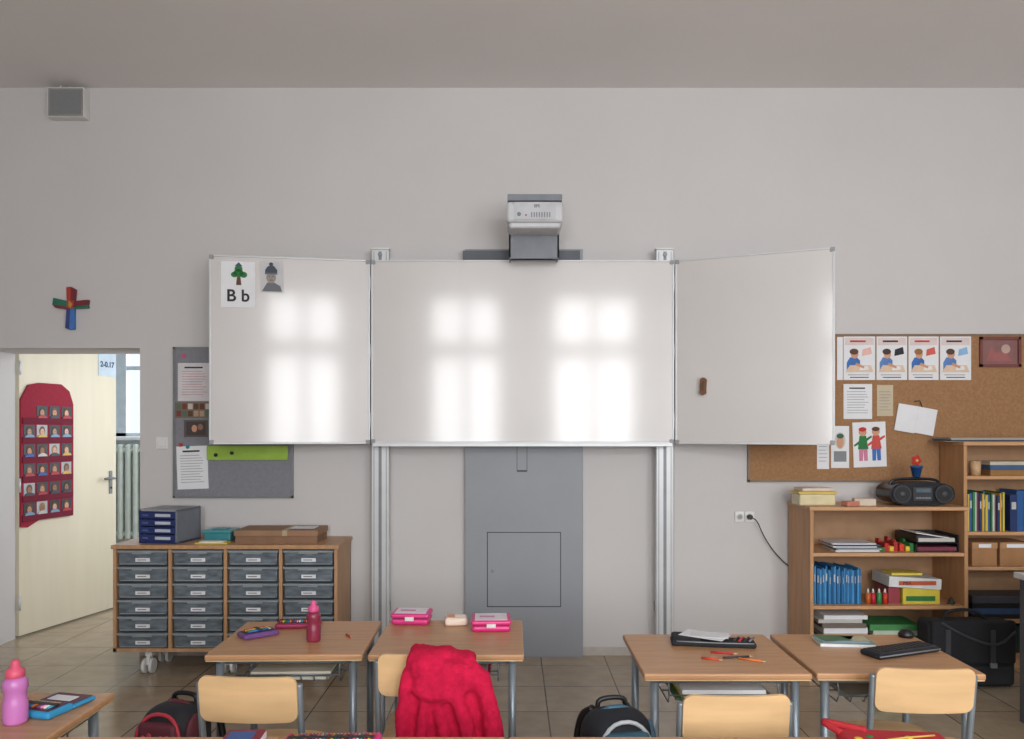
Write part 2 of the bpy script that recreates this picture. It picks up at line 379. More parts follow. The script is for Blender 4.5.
# projector + mount
b=B('short_throw_projector')
mg=mat('mount_grey',(122,127,134),.5)
dm=4.98; ye=y0-.001
b.poly([(wx(509,dm),wz(259,dm)+.004),(wx(559,dm),wz(259,dm)+.004),(wx(559,dm),wz(222,dm)),(wx(509,dm),wz(222,dm))],dm,dm+.015,mg)
b.box(wx(509,dm),wx(509,dm)+.01,dm,5.12,wz(258.5,dm)+.004,wz(224,dm),mg); b.box(wx(559,dm)-.01,wx(559,dm),dm,5.12,wz(258.5,dm)+.004,wz(224,dm),mg)
b.box(wx(512,5.1),wx(556,5.1),5.1,ye,2.63,2.75,mg)
b.box(wx(463,5.26),wx(580,5.26),5.255,ye,wz(262,5.26),wz(250.5,5.26),mat('mount_dark',(86,90,97),.5),.003)
b.box(wx(507.5,4.8),wx(562,4.8),4.79,5.1,wz(201,4.8),wz(194.5,4.8),mg,.004)
pj=mat('projector_shell',(204,205,208),.4)
b.box(wx(506.5,4.76),wx(563.5,4.76),4.76,5.08,wz(222,4.76),wz(201,4.76),pj,.022,4)
b.box(wx(509,4.78),wx(561,4.78),4.785,5.04,wz(227.5,4.78),wz(212,4.78),pj,.016,3)
b.box(wx(514,4.755),wx(556,4.755),4.753,4.762,wz(219.5,4.755),wz(202,4.755),C(192,194,198))
b.text('EPS',.024,wx(537,4.752),4.7515,wz(206,4.752),C(90,90,96),bold=.0005)
for i in range(8): b.box(wx(531+i*2.6,4.75),wx(532.2+i*2.6,4.75),4.7505,4.755,wz(217,4.75),wz(212,4.75),inkg)
b.disc(wx(519,4.75),wz(214,4.75),.012,.012,4.748,4.755,C(120,120,125)); b.disc(wx(526,4.75),wz(215,4.75),.005,.005,4.748,4.755,C(150,60,60))
b.done()

# items on the left wing
def onL(px): t,dd=line_t(LA,(xl,d),px); return t*LWd,dd
b=B('alphabet_poster'); b.M=ML
u0,dd=onL(221); u1,_=onL(255.5); z1,z0=wz(261,dd),wz(307,dd); w=u1-u0; cu=(u0+u1)/2
b.box(u0,u1,-.002,.0015,z0,z1,paperm)
b.poly([(cu-.012,z0+.14),(cu+.02,z0+.14),(cu+.012,z0+.21),(cu-.004,z0+.21)],-.004,-.002,brown)
for a,c,r in [(0,.215,.03),(-.026,.205,.02),(.03,.205,.022),(.0,.242,.024)]: b.disc(cu+.003+a,z0+c,r,r*.85,-.0048,-.002,green)
b.poly([(cu-.02,z0+.258),(cu+.028,z0+.258),(cu+.004,z0+.283)],-.0052,-.002,C(60,70,110))
b.text('B b',.105,cu,-.0035,z0+.07,ink,bold=.002)
b.done()
b=B('child_portrait_print'); b.M=ML
u0,dd=onL(261); u1,_=onL(284); z1,z0=wz(261,dd),wz(292,dd); cu=(u0+u1)/2
b.box(u0,u1,-.002,.0015,z0,z1,C(200,200,202,.7))
b.poly([(cu-.062,z0+.005),(cu+.06,z0+.005),(cu+.05,z0+.04),(cu+.015,z0+.06),(cu-.03,z0+.06)],-.003,-.002,C(100,102,106))
b.disc(cu-.006,z0+.092,.03,.036,-.0036,-.002,C(150,138,132))
b.poly([(cu-.042,z0+.112),(cu+.03,z0+.112),(cu+.032,z0+.14),(cu+.012,z0+.165),(cu-.006,z0+.170),(cu-.026,z0+.163),(cu-.042,z0+.14)],-.0042,-.002,C(46,56,74))
b.box(cu-.044,cu+.032,-.0046,-.004,z0+.112,z0+.122,C(90,100,116))
b.disc(cu-.006,z0+.176,.013,.012,-.0045,-.002,C(46,56,74))
for s in (-1,1): b.disc(cu-.006+s*.011,z0+.099,.004,.003,-.0045,-.0036,ink,8)
b.box(cu-.015,cu+.004,-.0045,-.0036,z0+.074,z0+.078,brown); b.box(cu-.008,cu-.004,-.0043,-.0036,z0+.084,z0+.095,C(120,106,100))
b.done()
b=B('board_eraser')
t,dd=line_t((xr,d),RB,703); b.M=MR@Matrix.Translation((t*RW,-.0045,wz(386.5,dd)))@Matrix.Rotation(.05,4,'Y')
er=mat('eraser_brown',(116,80,50),.7)
b.box(-.02,.02,-.035,0,-.035,.035,er,.012,3); b.cyl((0,-.035,.035),(0,0.0,.035),.02,er); b.cyl((0,-.035,-.035),(0,0,-.035),.02,er); b.box(-.008,.008,-.037,-.03,-.03,.03,C(90,60,38))
b.done()

# ============ CORK BOARD ============
cork=mat('cork',(160,120,84),.95,0,.16,70,bump=.3)
b=B('cork_pin_board'); b.box(wx(749,5.31),3.75,5.312,DW,wz(481,5.31),wz(335,5.31),cork)
cf=mat('cork_frame',(130,108,86),.5)
for q in [(wx(748,5.31),wx(750,5.31),wz(482,5.31),wz(334,5.31)),(wx(748,5.31),3.75,wz(482,5.31),wz(480,5.31)),(wx(748,5.31),3.75,wz(336,5.31),wz(334,5.31))]: b.box(q[0],q[1],5.306,DW,q[2],q[3],cf)
b.done()
def rule(k):
    def f(b,w,h,y):
        b.box(-w*.46,w*.46,y-.0004,y,h*.30,h*.47,C(222,206,204,.8)); b.box(-w*.30,w*.2,y-.0008,y,h*.37,h*.41,ink if k%2 else red)
        b.poly([(-w*.40,-h*.3),(w*.02,-h*.3),(w*.02,-h*.05),(-w*.08,h*.02),(-w*.3,h*.02),(-w*.4,-h*.1)],y-.0006,y,blue if k%2==0 else C(90,130,190,.7))
        b.disc(-w*.15,h*.09,w*.12,h*.10,y-.001,y,skin); b.disc(-w*.17,h*.15,w*.14,h*.07,y-.0014,y,[brown,C(60,40,30),C(150,100,50),C(80,56,40)][k])
        b.poly([(-w*.44,-h*.32),(w*.44,-h*.32),(w*.36,-h*.16),(-w*.30,-h*.16)],y-.0016,y,C(224,196,170,.8))
        b.poly([(w*.0,-h*.28),(w*.3,-h*.26),(w*.26,-h*.18),(w*.02,-h*.19)],y-.0019,y,paperm)
        b.poly([(-w*.1,-h*.1),(w*.16,-h*.19),(w*.14,-h*.24),(-w*.14,-h*.16)],y-.0022,y,skin)
        b.poly([(w*.08,h*.05),(w*.4,h*.1),(w*.36,h*.26),(w*.1,h*.2)],y-.001,y,[C(230,180,170),ink,C(210,90,80),C(140,180,220)][k])
        b.box(-w*.3,w*.3,y-.0006,y,-h*.45,-h*.43,ink); b.box(-w*.36,w*.3,y-.0006,y,-h*.39,-h*.375,inkg)
    return f
for k,(a,c) in enumerate([(843.5,875),(876.5,907),(908.5,938.5),(940,971)]): paper('class_rule_poster',a,c,336.5,380,NB,rule(k))
paper('class_rule_poster',837,842.8,337,380,NB,None)
def frame(b,w,h,y):
    for q in [(-w/2,-w/2+.018,-h/2,h/2),(w/2-.018,w/2,-h/2,h/2),(-w/2,w/2,-h/2,-h/2+.018),(-w/2,w/2,h/2-.018,h/2)]: b.box(q[0],q[1],y-.014,y,q[2],q[3],C(120,66,62))
    b.poly([(-w*.35,-h*.3),(w*.3,-h*.3),(w*.1,h*.1),(-w*.1,-h*.05),(-w*.2,h*.2)],y-.001,y,C(160,96,94)); b.disc(.04,.02,.03,.03,y-.0015,y,C(190,160,150))
paper('framed_picture',979,1020,337,367,NB,frame,C(136,96,94))
paper('info_sheet',843.5,872,384,419,NB,lines(9))
paper('info_sheet',877,893,385,416,NB,lines(7,None,False),C(200,186,160,.8))
b=B('open_booklet'); b.M=Matrix.Translation((wx(915,NB),NB-.005,wz(420,NB)))@Matrix.Rotation(math.radians(10),4,'Y')
b.box(-.13,0,-.012,-.004,-.09,.09,paperm,R=Matrix.Rotation(math.radians(-4),4,'Z')); b.box(.0,.13,-.012,-.004,-.085,.09,paperm,R=Matrix.Rotation(math.radians(4),4,'Z'))
b.tube([(-.03,-.004,.12),(0,-.012,.13),(.03,-.004,.09)],.003,ink); b.cyl((0,-.016,.08),(0,-.001,.08),.008,C(40,60,140)); b.done()
def kids(b,w,h,y):
    for s,m1,m2 in ((-1,C(200,120,150),green),(1,blue,C(200,70,60))):
        x=s*w*.2
        b.poly([(x-w*.16,-h*.1),(x+w*.16,-h*.1),(x+w*.1,h*.2),(x-w*.1,h*.2)],y-.0006,y,m2); b.disc(x,h*.28,w*.12,h*.09,y-.001,y,skin)
        b.disc(x,h*.34,w*.12,h*.05,y-.0014,y,red if s<0 else brown)
        b.poly([(x-w*.13,-h*.36),(x-w*.02,-h*.36),(x,-h*.1),(x-w*.13,-h*.1)],y-.0006,y,m1); b.poly([(x+w*.02,-h*.36),(x+w*.13,-h*.36),(x+w*.13,-h*.1),(x,-h*.1)],y-.0006,y,m1)
        b.poly([(x-w*.05,h*.12),(x-w*.28,h*.0),(x-w*.26,-h*.04),(x-w*.05,h*.04)],y-.0008,y,m2); b.poly([(x+w*.05,h*.12),(x+w*.26,h*.2),(x+w*.28,h*.16),(x+w*.05,h*.04)],y-.0009,y,m2)
paper('children_poster',853,886,422,467,NB,kids,None,math.radians(-2))
paper('info_sheet',817,829,426,469,NB,lines(8))
def portrait(b,w,h,y): b.disc(0,h*.15,w*.3,h*.2,y-.0006,y,C(200,196,190)); b.disc(0,h*.12,w*.2,h*.15,y-.001,y,skin); b.box(-w*.35,w*.35,y-.0006,y,-h*.35,-h*.1,inkg); b.disc(0,h*.26,w*.2,h*.06,y-.0014,y,C(40,90,60))
paper('info_sheet',831,849,426,468,NB,portrait)
# socket and cable
b=B('wall_socket'); ds=5.32
for a,c in ((735,744.5),(745,754.5)):
    b.box(wx(a,ds),wx(c,ds),5.318,DW,wz(522,ds),wz(511.5,ds),white,.003)
    b.cyl((wx((a+c)/2,ds),5.312,wz(516.7,ds)),(wx((a+c)/2,ds),5.319,wz(516.7,ds)),.022,C(200,200,198)); b.cyl((wx((a+c)/2,ds),5.311,wz(516.7,ds)),(wx((a+c)/2,ds),5.314,wz(516.7,ds)),.015,C(150,150,150))
b.done()
b=B('power_cable')
b.cyl((wx(750,5.29),5.275,wz(517,5.29)),(wx(750,5.29),5.311,wz(517,5.29)),.016,black)
b.tube([(wx(750,5.29),5.28,wz(517,5.29)),(wx(757,5.27),5.27,wz(520,5.27)),(wx(762,5.29),5.29,wz(533,5.29)),(wx(772,5.29),5.30,wz(549,5.29)),(wx(782,5.29),5.30,wz(560,5.29)),(wx(789,5.3),5.31,wz(566,5.31))],.0035,black,8,2)
b.done()
bsm=mat('baseboard_stone',(186,180,172),.5)
b=B('baseboard_front'); 
for a,c in ((DX1,wx(465,5.3)-.0),(wx(583,5.3),XR)): b.box(a+.001,c,5.322,DW,0,.055,bsm)
b.done()

# ============ LEFT DRAWER CABINET ============
cf=4.90; cX0,cX1=wx(113,cf),wx(337.5,cf); cz0,cz1=.14,wz(545,cf)
b=B('drawer_cabinet'); t=.02
b.box(cX0-.01,cX1+.01,cf-.01,5.31,cz1-.025,cz1,cabw,.003)
b.box(cX0,cX1,cf,5.30,cz0,cz0+.022,cabw); b.box(cX0,cX1,5.285,5.30,cz0,cz1-.02,cabw)
b.box(cX0,cX0+t,cf,5.30,cz0,cz1-.02,cabw); b.box(cX1-t,cX1,cf,5.30,cz0,cz1-.02,cabw)
cw=(cX1-cX0-t)/4
for i in range(1,4): b.box(cX0+i*cw,cX0+i*cw+t,cf,5.29,cz0,cz1-.02,cabw)
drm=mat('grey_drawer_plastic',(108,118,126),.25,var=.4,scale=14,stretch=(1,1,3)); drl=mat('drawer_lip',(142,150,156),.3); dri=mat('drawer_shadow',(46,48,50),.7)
rows=6; rh=(cz1-.025-cz0-.022)/rows
for i in range(4):
    x0=cX0+i*cw+t+.004; x1=cX0+(i+1)*cw-.004; xm=(x0+x1)/2
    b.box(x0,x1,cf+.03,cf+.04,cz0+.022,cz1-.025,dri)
    for r in range(rows):
        z0=cz0+.024+r*rh; z1=z0+rh-.010
        b.box(x0+.008,x1-.008,cf+.003,cf+.33,z0,z1-.012,drm,.006)
        b.box(x0,x1,cf-.008,cf+.34,z1-.014,z1,drl,.004)
        b.box(xm-.06,xm+.06,cf-.012,cf+.004,z1-.022,z1-.010,drl,.004)
        b.box(x0+.02,x1-.02,cf-.001,cf+.004,z0+.006,z0+.011,drl)
        b.box(xm-.042,xm+.046,cf-.0015,cf+.004,z0+.022,z0+.044,paperm); 
        b.box(xm-.03,xm+.025,cf-.0025,cf-.0015,z0+.031,z0+.035,ink)
for x in (cX0+.2,cX1-.12,cX0+.7):
    for y in (cf+.06,5.2):
        b.box(x-.02,x+.02,y-.02,y+.02,cz0-.035,cz0,white); 
        for s in (-.022,.022): b.cyl((x+s-.009,y-.015,.045),(x+s+.009,y-.015,.045),.045,white,seg=20)
        b.box(x-.012,x+.012,y-.03,y+.02,.05,cz0-.02,white,.004)
b.done()
T1=cz1
b=B('desktop_drawer_box'); dd=4.98
nv=mat('navy_plastic',(34,50,104),.35); x0,x1=wx(139,dd),wx(176,dd)
b.M=Matrix.Translation((x0,dd,0))@Matrix.Rotation(math.radians(-10),4,'Z')
W=x1-x0; 
b.box(0,W+.03,.0,.26,T1,T1+.012,nv); b.box(0,W+.03,0,.26,T1+.20,T1+.212,C(150,152,158)); b.box(0,.012,0,.26,T1,T1+.21,nv); b.box(W+.018,W+.03,0,.26,T1,T1+.21,C(120,126,136)); b.box(0,W+.03,.25,.26,T1,T1+.21,nv)
for r in range(4):
    z=T1+.014+r*.047; b.box(.014,W+.016,-.006,.24,z,z+.042,nv,.003); b.box(W*.5,W*.95,-.009,-.005,z+.012,z+.03,C(196,200,210)); b.box(.03,.07,-.011,-.005,z+.016,z+.026,C(80,94,140))
b.done()
b=B('teal_storage_tub'); dd=5.04; x0,x1=wx(202,dd),wx(232,dd)
te=mat('teal_plastic',(60,136,142),.35)
b.box(x0+.01,x1-.01,dd,dd+.15,T1,T1+.06,te,.012); b.box(x0,x1,dd-.008,dd+.158,T1+.055,T1+.072,C(70,150,160,.3),.006); b.box(x0+.05,x1-.05,dd+.03,dd+.12,T1+.07,T1+.078,te,.003); b.done()
b=B('yellow_folder'); b.box(wx(196,4.95),wx(228,4.95),4.93,5.005,T1,T1+.010,C(214,190,60)); b.box(wx(200,4.95),wx(224,4.95),4.935,5.0,T1+.010,T1+.016,paperm,R=Matrix.Rotation(.05,4,'Z')); b.done()
b=B('cardboard_box'); dd=4.97; x0,x1=wx(234,dd),wx(318,dd)
cb=mat('cardboard',(140,108,84),.9); cbd=mat('cardboard_lid',(156,122,96),.9)
b.box(x0+.006,x1-.006,dd+.004,dd+.27,T1,T1+.055,cb); b.box(x0,x1,dd-.003,dd+.277,T1+.045,T1+.08,cbd,.003)
b.box(x0+.3,x0+.33,dd-.0045,dd+.278,T1+.046,T1+.082,C(180,160,130)); b.done()
b=B('paper_sheet'); b.box(x0+.33,x0+.48,dd+.08,dd+.2,T1+.0825,T1+.085,paperm); b.done()

# ============ BOOKSHELVES ============
def shelfunit(name,x0,x1,yf,yb,zs,top,t=.022):
    b=B(name)
    b.box(x0,x0+t,yf,yb,0,top,shelfw,.002); b.box(x1-t,x1,yf,yb,0,top,shelfw,.002)
    b.box(x0-.005,x1+.005,yf-.008,yb,top,top+t,shelfh,.003)
    b.box(x0+t,x1-t,yb-.01,yb,.05,top,mat('shelf_back',(168,130,96),.6))
    b.box(x0+t,x1-t,yf+.02,yf+.035,0,.06,shelfh)
    for z in zs: b.box(x0+t,x1-t,yf+.004,yb-.01,z-t,z-.0005,shelfh,.002)
    b.done()
sx0,sx1=1.83,2.80; sf=4.91
S=[wz(553,sf),wz(606,sf),.09]; ST=wz(507,sf)+.0
shelfunit('low_bookshelf',sx0,sx1,sf,5.30,S,ST-.022)
ST+=.0005
tx0,tx1=2.835,3.65; tf=5.02
TS=[wz(476,tf),wz(532,tf),wz(567,tf),wz(620,tf),.09]; TT=wz(442,tf)
shelfunit('tall_bookshelf',tx0,tx1,tf,5.30,TS,TT-.022)
TT+=.0005
def stack(name,px0,px1,d,z,cols,th=.008,depth=.2,jit=.02):
    b=B(name); x0,x1=wx(px0,d),wx(px1,d)
    for i,c in enumerate(cols):
        j=random.uniform(-jit,jit); h=th*random.uniform(.7,1.3)
        b.box(x0+j,x1+j,d+abs(j),d+depth+abs(j)*.5,z,z+h-.0005,c); z+=h
    b.done(); return z
pa=paperm; ga=C(196,194,188,.8)
def row(name,px0,px1,d,z,h,cols,depth=.2,tw=(.012,.03),lean=.0):
    b=B(name); x=wx(px0,d); xe=wx(px1,d); i=0
    while x<xe-.004:
        w=min(random.uniform(*tw),xe-x); hh=h*random.uniform(.86,1); c=cols[i%len(cols)]; i+=1
        yo=random.uniform(0,.02)
        b.box(x,x+w-.001,d+yo,d+depth,z,z+hh,c,.001); b.box(x+w*.2,x+w*.8,d+yo-.0008,d+yo,z+hh*.6,z+hh*.8,ga if i%2 else c); x+=w
    b.done()
random.seed(11)
zz=S[0]
stack('paper_pile',836,880,sf+.05,zz,[pa,ga,C(120,130,140),pa,C(60,70,80),pa],.008,.22)
b=B('building_blocks')
for i,(px,c,h) in enumerate([(880,green,.025),(884,red,.05),(889,yellow,.03),(893,C(170,40,40),.06),(899,C(210,60,40),.045),(905,yellow,.03),(909,green,.05)]):
    b.box(wx(px,4.99),wx(px+4.2,4.99),4.98,5.06,zz,zz+h,c,.003); b.box(wx(px+.5,4.99),wx(px+3,4.99),5.07,5.12,zz,zz+h*1.3,c,.003)
b.done()
b=B('document_tray'); x0,x1=wx(916,4.95),2.765
for z in (zz,zz+.055): 
    b.box(x0,x1,4.95,5.22,z,z+.006,black); b.box(x0,x0+.008,4.95,5.22,z,z+.05,black); b.box(x1-.008,x1,4.95,5.22,z,z+.05,black); b.box(x0,x1,5.21,5.22,z,z+.05,black)
b.box(x0+.012,x1-.012,4.955,5.2,zz+.007,zz+.03,C(120,50,70)); b.box(x0+.02,x1-.02,4.96,5.2,zz+.062,zz+.085,ga); b.box(x0+.0,x1-.06,4.95,5.15,zz+.10,zz+.105,pa,R=Matrix.Rotation(.15,4,'Y')); b.box(x0+.01,x0+.2,4.96,5.15,zz+.086,zz+.10,C(60,52,60))
b.done()
zz=S[1]
bl=[C(40,120,175),C(70,150,200),C(34,100,155)]
row('blue_exercise_books',815,862,sf+.05,zz,.235,bl,.2,(.007,.013))
b=B('craft_supplies_box'); x0,x1=wx(890,4.96),wx(940,4.96)
b.box(x0+.08,x1,4.96,5.18,zz,zz+.10,C(216,196,70),.003); b.box(x0+.1,x1-.03,4.958,4.961,zz+.02,zz+.05,green); b.box(x0-.01,x1+.005,4.95,5.19,zz+.10,zz+.165,C(216,218,216),.003,R=Matrix.Rotation(.06,4,'Y')); b.box(x0+.05,x1-.03,4.947,4.950,zz+.12,zz+.145,C(190,90,60)); b.text('MIX',.03,x0+.1,4.946,zz+.133,ink)
b.box(x0+.02,x1-.1,4.98,5.12,zz+.175,zz+.19,C(222,200,90)); b.box(x0,x0+.07,4.98,5.15,zz,zz+.10,C(150,60,70)); b.done()
b=B('glue_bottles')
for i,(px,c) in enumerate([(868,C(200,100,40)),(873,C(190,40,60)),(879,C(60,140,80)),(885,C(200,60,40))]):
    X=wx(px,4.97); b.cyl((X,4.97,zz),(X,4.97,zz+.07),.015,c); b.cyl((X,4.97,zz+.07),(X,4.97,zz+.095),.008,white,.004)
b.done()
b=B('small_pyramid_ornament'); b.cyl((wx(951,4.97),4.97,zz),(wx(951,4.97),4.97,zz+.045),.028,C(60,62,60),.004,4); b.done()
zz=S[2]
def z3(n,px0,px1,cols): return stack(n,px0,px1,sf+.04,zz,cols,.03,.24)
z3('book_pile',822,866,[ga,C(100,110,120),pa,C(60,90,120),C(170,160,140),pa,C(110,100,90),ga,pa])
z3('book_pile',872,922,[C(50,90,60),C(80,150,90),C(40,110,70),C(120,170,110),C(30,80,60),C(190,200,180),C(70,140,80)])
z3('book_pile',928,958,[C(60,60,70),C(180,60,60),C(80,90,140),pa,C(40,60,70)])
# low shelf top
b=B('clear_food_box'); dd=4.97; x0,x1=wx(799,dd),wx(838,dd)
b.box(x0+.008,x1-.008,dd+.008,dd+.16,ST,ST+.075,mat('frosted_plastic',(216,204,164),.25),.012,3); b.box(x0,x1,dd,dd+.168,ST+.072,ST+.088,C(214,190,100,.3),.006)
b.box(x0+.02,x1-.02,dd+.02,dd+.15,ST+.088,ST+.11,C(226,206,190),.008,R=Matrix.Rotation(.08,4,'Z')); b.done()
b=B('stapler_and_wooden_blocks'); b.box(wx(845,4.95),wx(860,4.95),4.95,5.01,ST,ST+.03,C(200,130,110),.005,R=Matrix.Rotation(.3,4,'Z')); b.box(wx(857,4.95),wx(878,4.95),4.97,5.03,ST,ST+.045,C(206,190,170),.005,R=Matrix.Rotation(-.15,4,'Z')); b.done()
# boombox
b=B('boombox'); dd=4.97; x0,x1=wx(890,dd),wx(955,dd); h=.15; cxx=(x0+x1)/2
bb=mat('boombox_case',(26,27,32),.25)
n=36; pts=[]
for k in range(n):
    a=2*math.pi*k/n; ca,sa=math.cos(a),math.sin(a)
    pts.append((cxx+(x1-x0)/2*math.copysign(abs(ca)**.7,ca),ST+h/2+h/2*math.copysign(abs(sa)**.8,sa)))
b.poly(pts,dd,dd+.2,bb)
for s in (-1,1):
    X=cxx+s*.13; b.cyl((X,dd-.012,ST+.075),(X,dd,ST+.075),.056,C(50,52,58),seg=28); b.cyl((X,dd-.016,ST+.075),(X,dd-.011,ST+.075),.046,C(18,18,20),seg=28); b.sph((X,dd-.014,ST+.075),(.018,.01,.018),C(70,72,78))
b.box(cxx-.06,cxx+.06,dd-.008,dd,ST+.03,ST+.12,C(46,49,54),.004); b.box(cxx-.045,cxx+.045,dd-.011,dd-.007,ST+.085,ST+.11,C(90,106,116,.2)); 
for i in range(5): b.box(cxx-.045+i*.019,cxx-.031+i*.019,dd-.013,dd-.007,ST+.045,ST+.056,alud)
b.tube([(x0+.04,dd+.1,ST+h-.03),(x0+.06,dd+.1,ST+h+.01),(cxx,dd+.1,ST+h+.015),(x1-.06,dd+.1,ST+h+.01),(x1-.04,dd+.1,ST+h-.03)],.009,bb,10,2)
b.done()
b=B('flower_pot_figure'); X=wx(914,5.1); z0=ST+h+.0235
b.lathe([(.022,0),(.034,.06),(.038,.06),(.038,.072),(.02,.072)],(X,dd+.1,z0),C(40,84,140),16)
b.cyl((X,dd+.1,z0+.07),(X,dd+.1,z0+.12),.004,green)
for a in range(5): b.sph((X+.02*math.cos(a*1.257),dd+.1,z0+.105+.02*math.sin(a*1.257)),(.014,.008,.014),red,10)
b.sph((X,dd+.094,z0+.105),.01,yellow,10); b.done()
# tall shelf content
b=B('wooden_mug'); b.lathe([(.03,0),(.034,.09),(.03,.09),(.028,.01)],(wx(979,5.08),5.12,TS[0]),C(206,170,130),16); b.done()
stack('game_boxes',990,1040,5.06,TS[0],[C(150,110,60),C(60,90,130),C(196,190,170)],.028,.2,.01)
stack('magazine_pile',950,1045,5.05,TT,[C(130,120,100),C(60,70,90),pa,C(150,140,120)],.008,.22,.02)
row('picture_books',967,1006,5.05,TS[1],.25,[C(40,100,90),C(210,190,70),C(60,90,150),C(50,130,80),C(200,200,190),C(120,60,70),C(30,60,100),C(220,170,60)],.2,(.008,.018))
row('ring_binders',1011,1050,5.05,TS[1],.26,[C(30,50,100),C(40,90,150)],.2,(.04,.05))
for a,c in ((972,997),(1000,1030)):
    b=B('cardboard_file_box'); x0,x1=wx(a,5.05),wx(c,5.05); z=TS[2]
    b.box(x0,x1,5.05,5.25,z,z+.13,C(164,120,80,.8),.003); b.box(x0-.002,x1+.002,5.045,5.255,z+.11,z+.15,C(178,134,94,.8),.003); b.box(x0+.04,x1-.04,5.0435,5.0455,z+.118,z+.14,pa); b.done()
stack('dark_game_boxes',972,1040,5.05,TS[3],[black,C(50,80,120),black,C(60,60,66)],.035,.2,.01)
row('atlas_books',970,1040,5.05,TS[4],.18,[C(60,60,70),C(90,50,50),C(40,70,60)],.2,(.02,.04))
# black satchel on floor
b=B('black_satchel'); x0,x1=2.43,2.94; y0s=4.66
b.box(x0,x1,y0s,y0s+.16,.0,.38,dark,.03,4); b.box(x0+.01,x1-.01,y0s-.018,y0s+.03,.14,.39,dark,.015,3)
b.box(x0+.04,x1-.04,y0s-.03,y0s,.02,.13,dark,.012)
for s in (.1,.36): b.box(x0+s-.015,x0+s+.015,y0s-.025,y0s-.01,.08,.34,C(60,60,66),.003); b.box(x0+s-.02,x0+s+.02,y0s-.032,y0s-.02,.12,.15,alud,.003)
b.tube([(x0+.06,y0s-.02,.38),(x0+.2,y0s-.03,.30),(x0+.38,y0s-.03,.24),(x1-.02,y0s-.02,.33)],.008,C(60,60,66),8,2)
b.tube([(x0+.12,y0s+.08,.37),(x0+.14,y0s+.08,.43),(x0+.3,y0s+.08,.44),(x1-.12,y0s+.08,.37)],.010,dark,8,2)
b.done()
# teacher desk (only its corner reaches the picture)
b=B('teacher_desk'); gd=C(78,78,84)
b.box(2.60,3.72,3.55,4.15,.735,.765,C(206,206,204),.004); b.box(2.615,2.645,3.58,4.12,.0,.735,gd); b.box(3.67,3.70,3.58,4.12,0,.735,gd); b.box(2.64,3.67,4.08,4.10,.25,.735,gd)
b.box(3.27,3.66,3.6,4.05,.15,.73,C(150,150,150)); b.done()

# ============ DESKS ============
TZ=.64
basket_m=mat('wire_basket',(120,126,132),.35,.5)
def desk(xl,xr,yf,yb,rz=0,cont=None):
    b=B('school_desk')
    b.box(xl,xr,yf,yb,TZ-.022,TZ,beech,.006,3)
    b.box(xl+.004,xr-.004,yf+.004,yb-.004,TZ-.026,TZ-.02,beechy)
    ix,iy=.045,.05; r=.0155
    for x in (xl+ix,xr-ix):
        b.tube([(x,yf+iy,.0),(x,yf+iy,TZ-.045)],r,tube_m,12); b.tube([(x,yb-iy,.0),(x,yb-iy,TZ-.045)],r,tube_m,12)
        b.tube([(x,yf+iy,TZ-.041),(x,yb-iy,TZ-.041)],r,tube_m,12)
        b.tube([(x,yf+iy,.12),(x,yb-iy,.12)],r*.8,tube_m,12)
        for y in (yf+iy,yb-iy): b.cyl((x,y,0),(x,y,.03),r+.004,black)
    b.tube([(xl+ix,yb-iy,TZ-.041),(xr-ix,yb-iy,TZ-.041)],r,tube_m,12)
    b.tube([(xl+ix,yf+iy+.02,TZ-.041),(xr-ix,yf+iy+.02,TZ-.041)],r*.8,tube_m,12)
    bx0,bx1,by0,by1,bz=xl+.1,xr-.1,yf+.06,yb-.1,TZ-.125
    for i in range(9):
        x=bx0+(bx1-bx0)*i/8; b.tube([(x,by0,bz+.03),(x,by0+.02,bz),(x,by1,bz),(x,by1,TZ-.03)],.0028,basket_m,6)
    for y,z in ((by0,bz+.03),(by0+.15,bz),(by1,bz),(by1,bz+.06)): b.tube([(bx0,y,z),(bx1,y,z)],.0035,basket_m,6)
    for x in (bx0,bx1): b.tube([(x,by0,bz+.03),(x,by0+.02,TZ-.03)],.0035,basket_m,6); b.tube([(x,by0+.02,TZ-.04),(x,by1,TZ-.04)],.0035,basket_m,6)
    if cont:
        z=bz+.003
        for c,h in cont:
            j=random.uniform(-.02,.02); b.box(bx0+.04+j,bx1-.05+j,by0+.025,by1-.03,z,z+h,c,.001); z+=h
    return b.done(rz=rz)
desk(-1.182,-.580,3.06,3.60,math.radians(1.5),[(C(210,208,200),.012),(C(90,120,100),.008),(C(220,214,196),.012)])
desk(-.553,.046,3.06,3.62,0,[(C(200,60,100),.01),(paperm,.012),(C(190,190,180),.01)])
desk(.466,1.060,2.82,3.37,0,[(C(60,100,60),.01),(C(214,196,90),.012),(paperm,.015)])
desk(1.082,1.675,2.82,3.37,math.radians(-1),[(C(180,180,170),.012)])
desk(-1.98,-1.30,2.07,2.62,0,None)
for k in range(4): desk(-1.27+k*.63,-1.27+k*.63+.62,1.70,2.245,0,None)

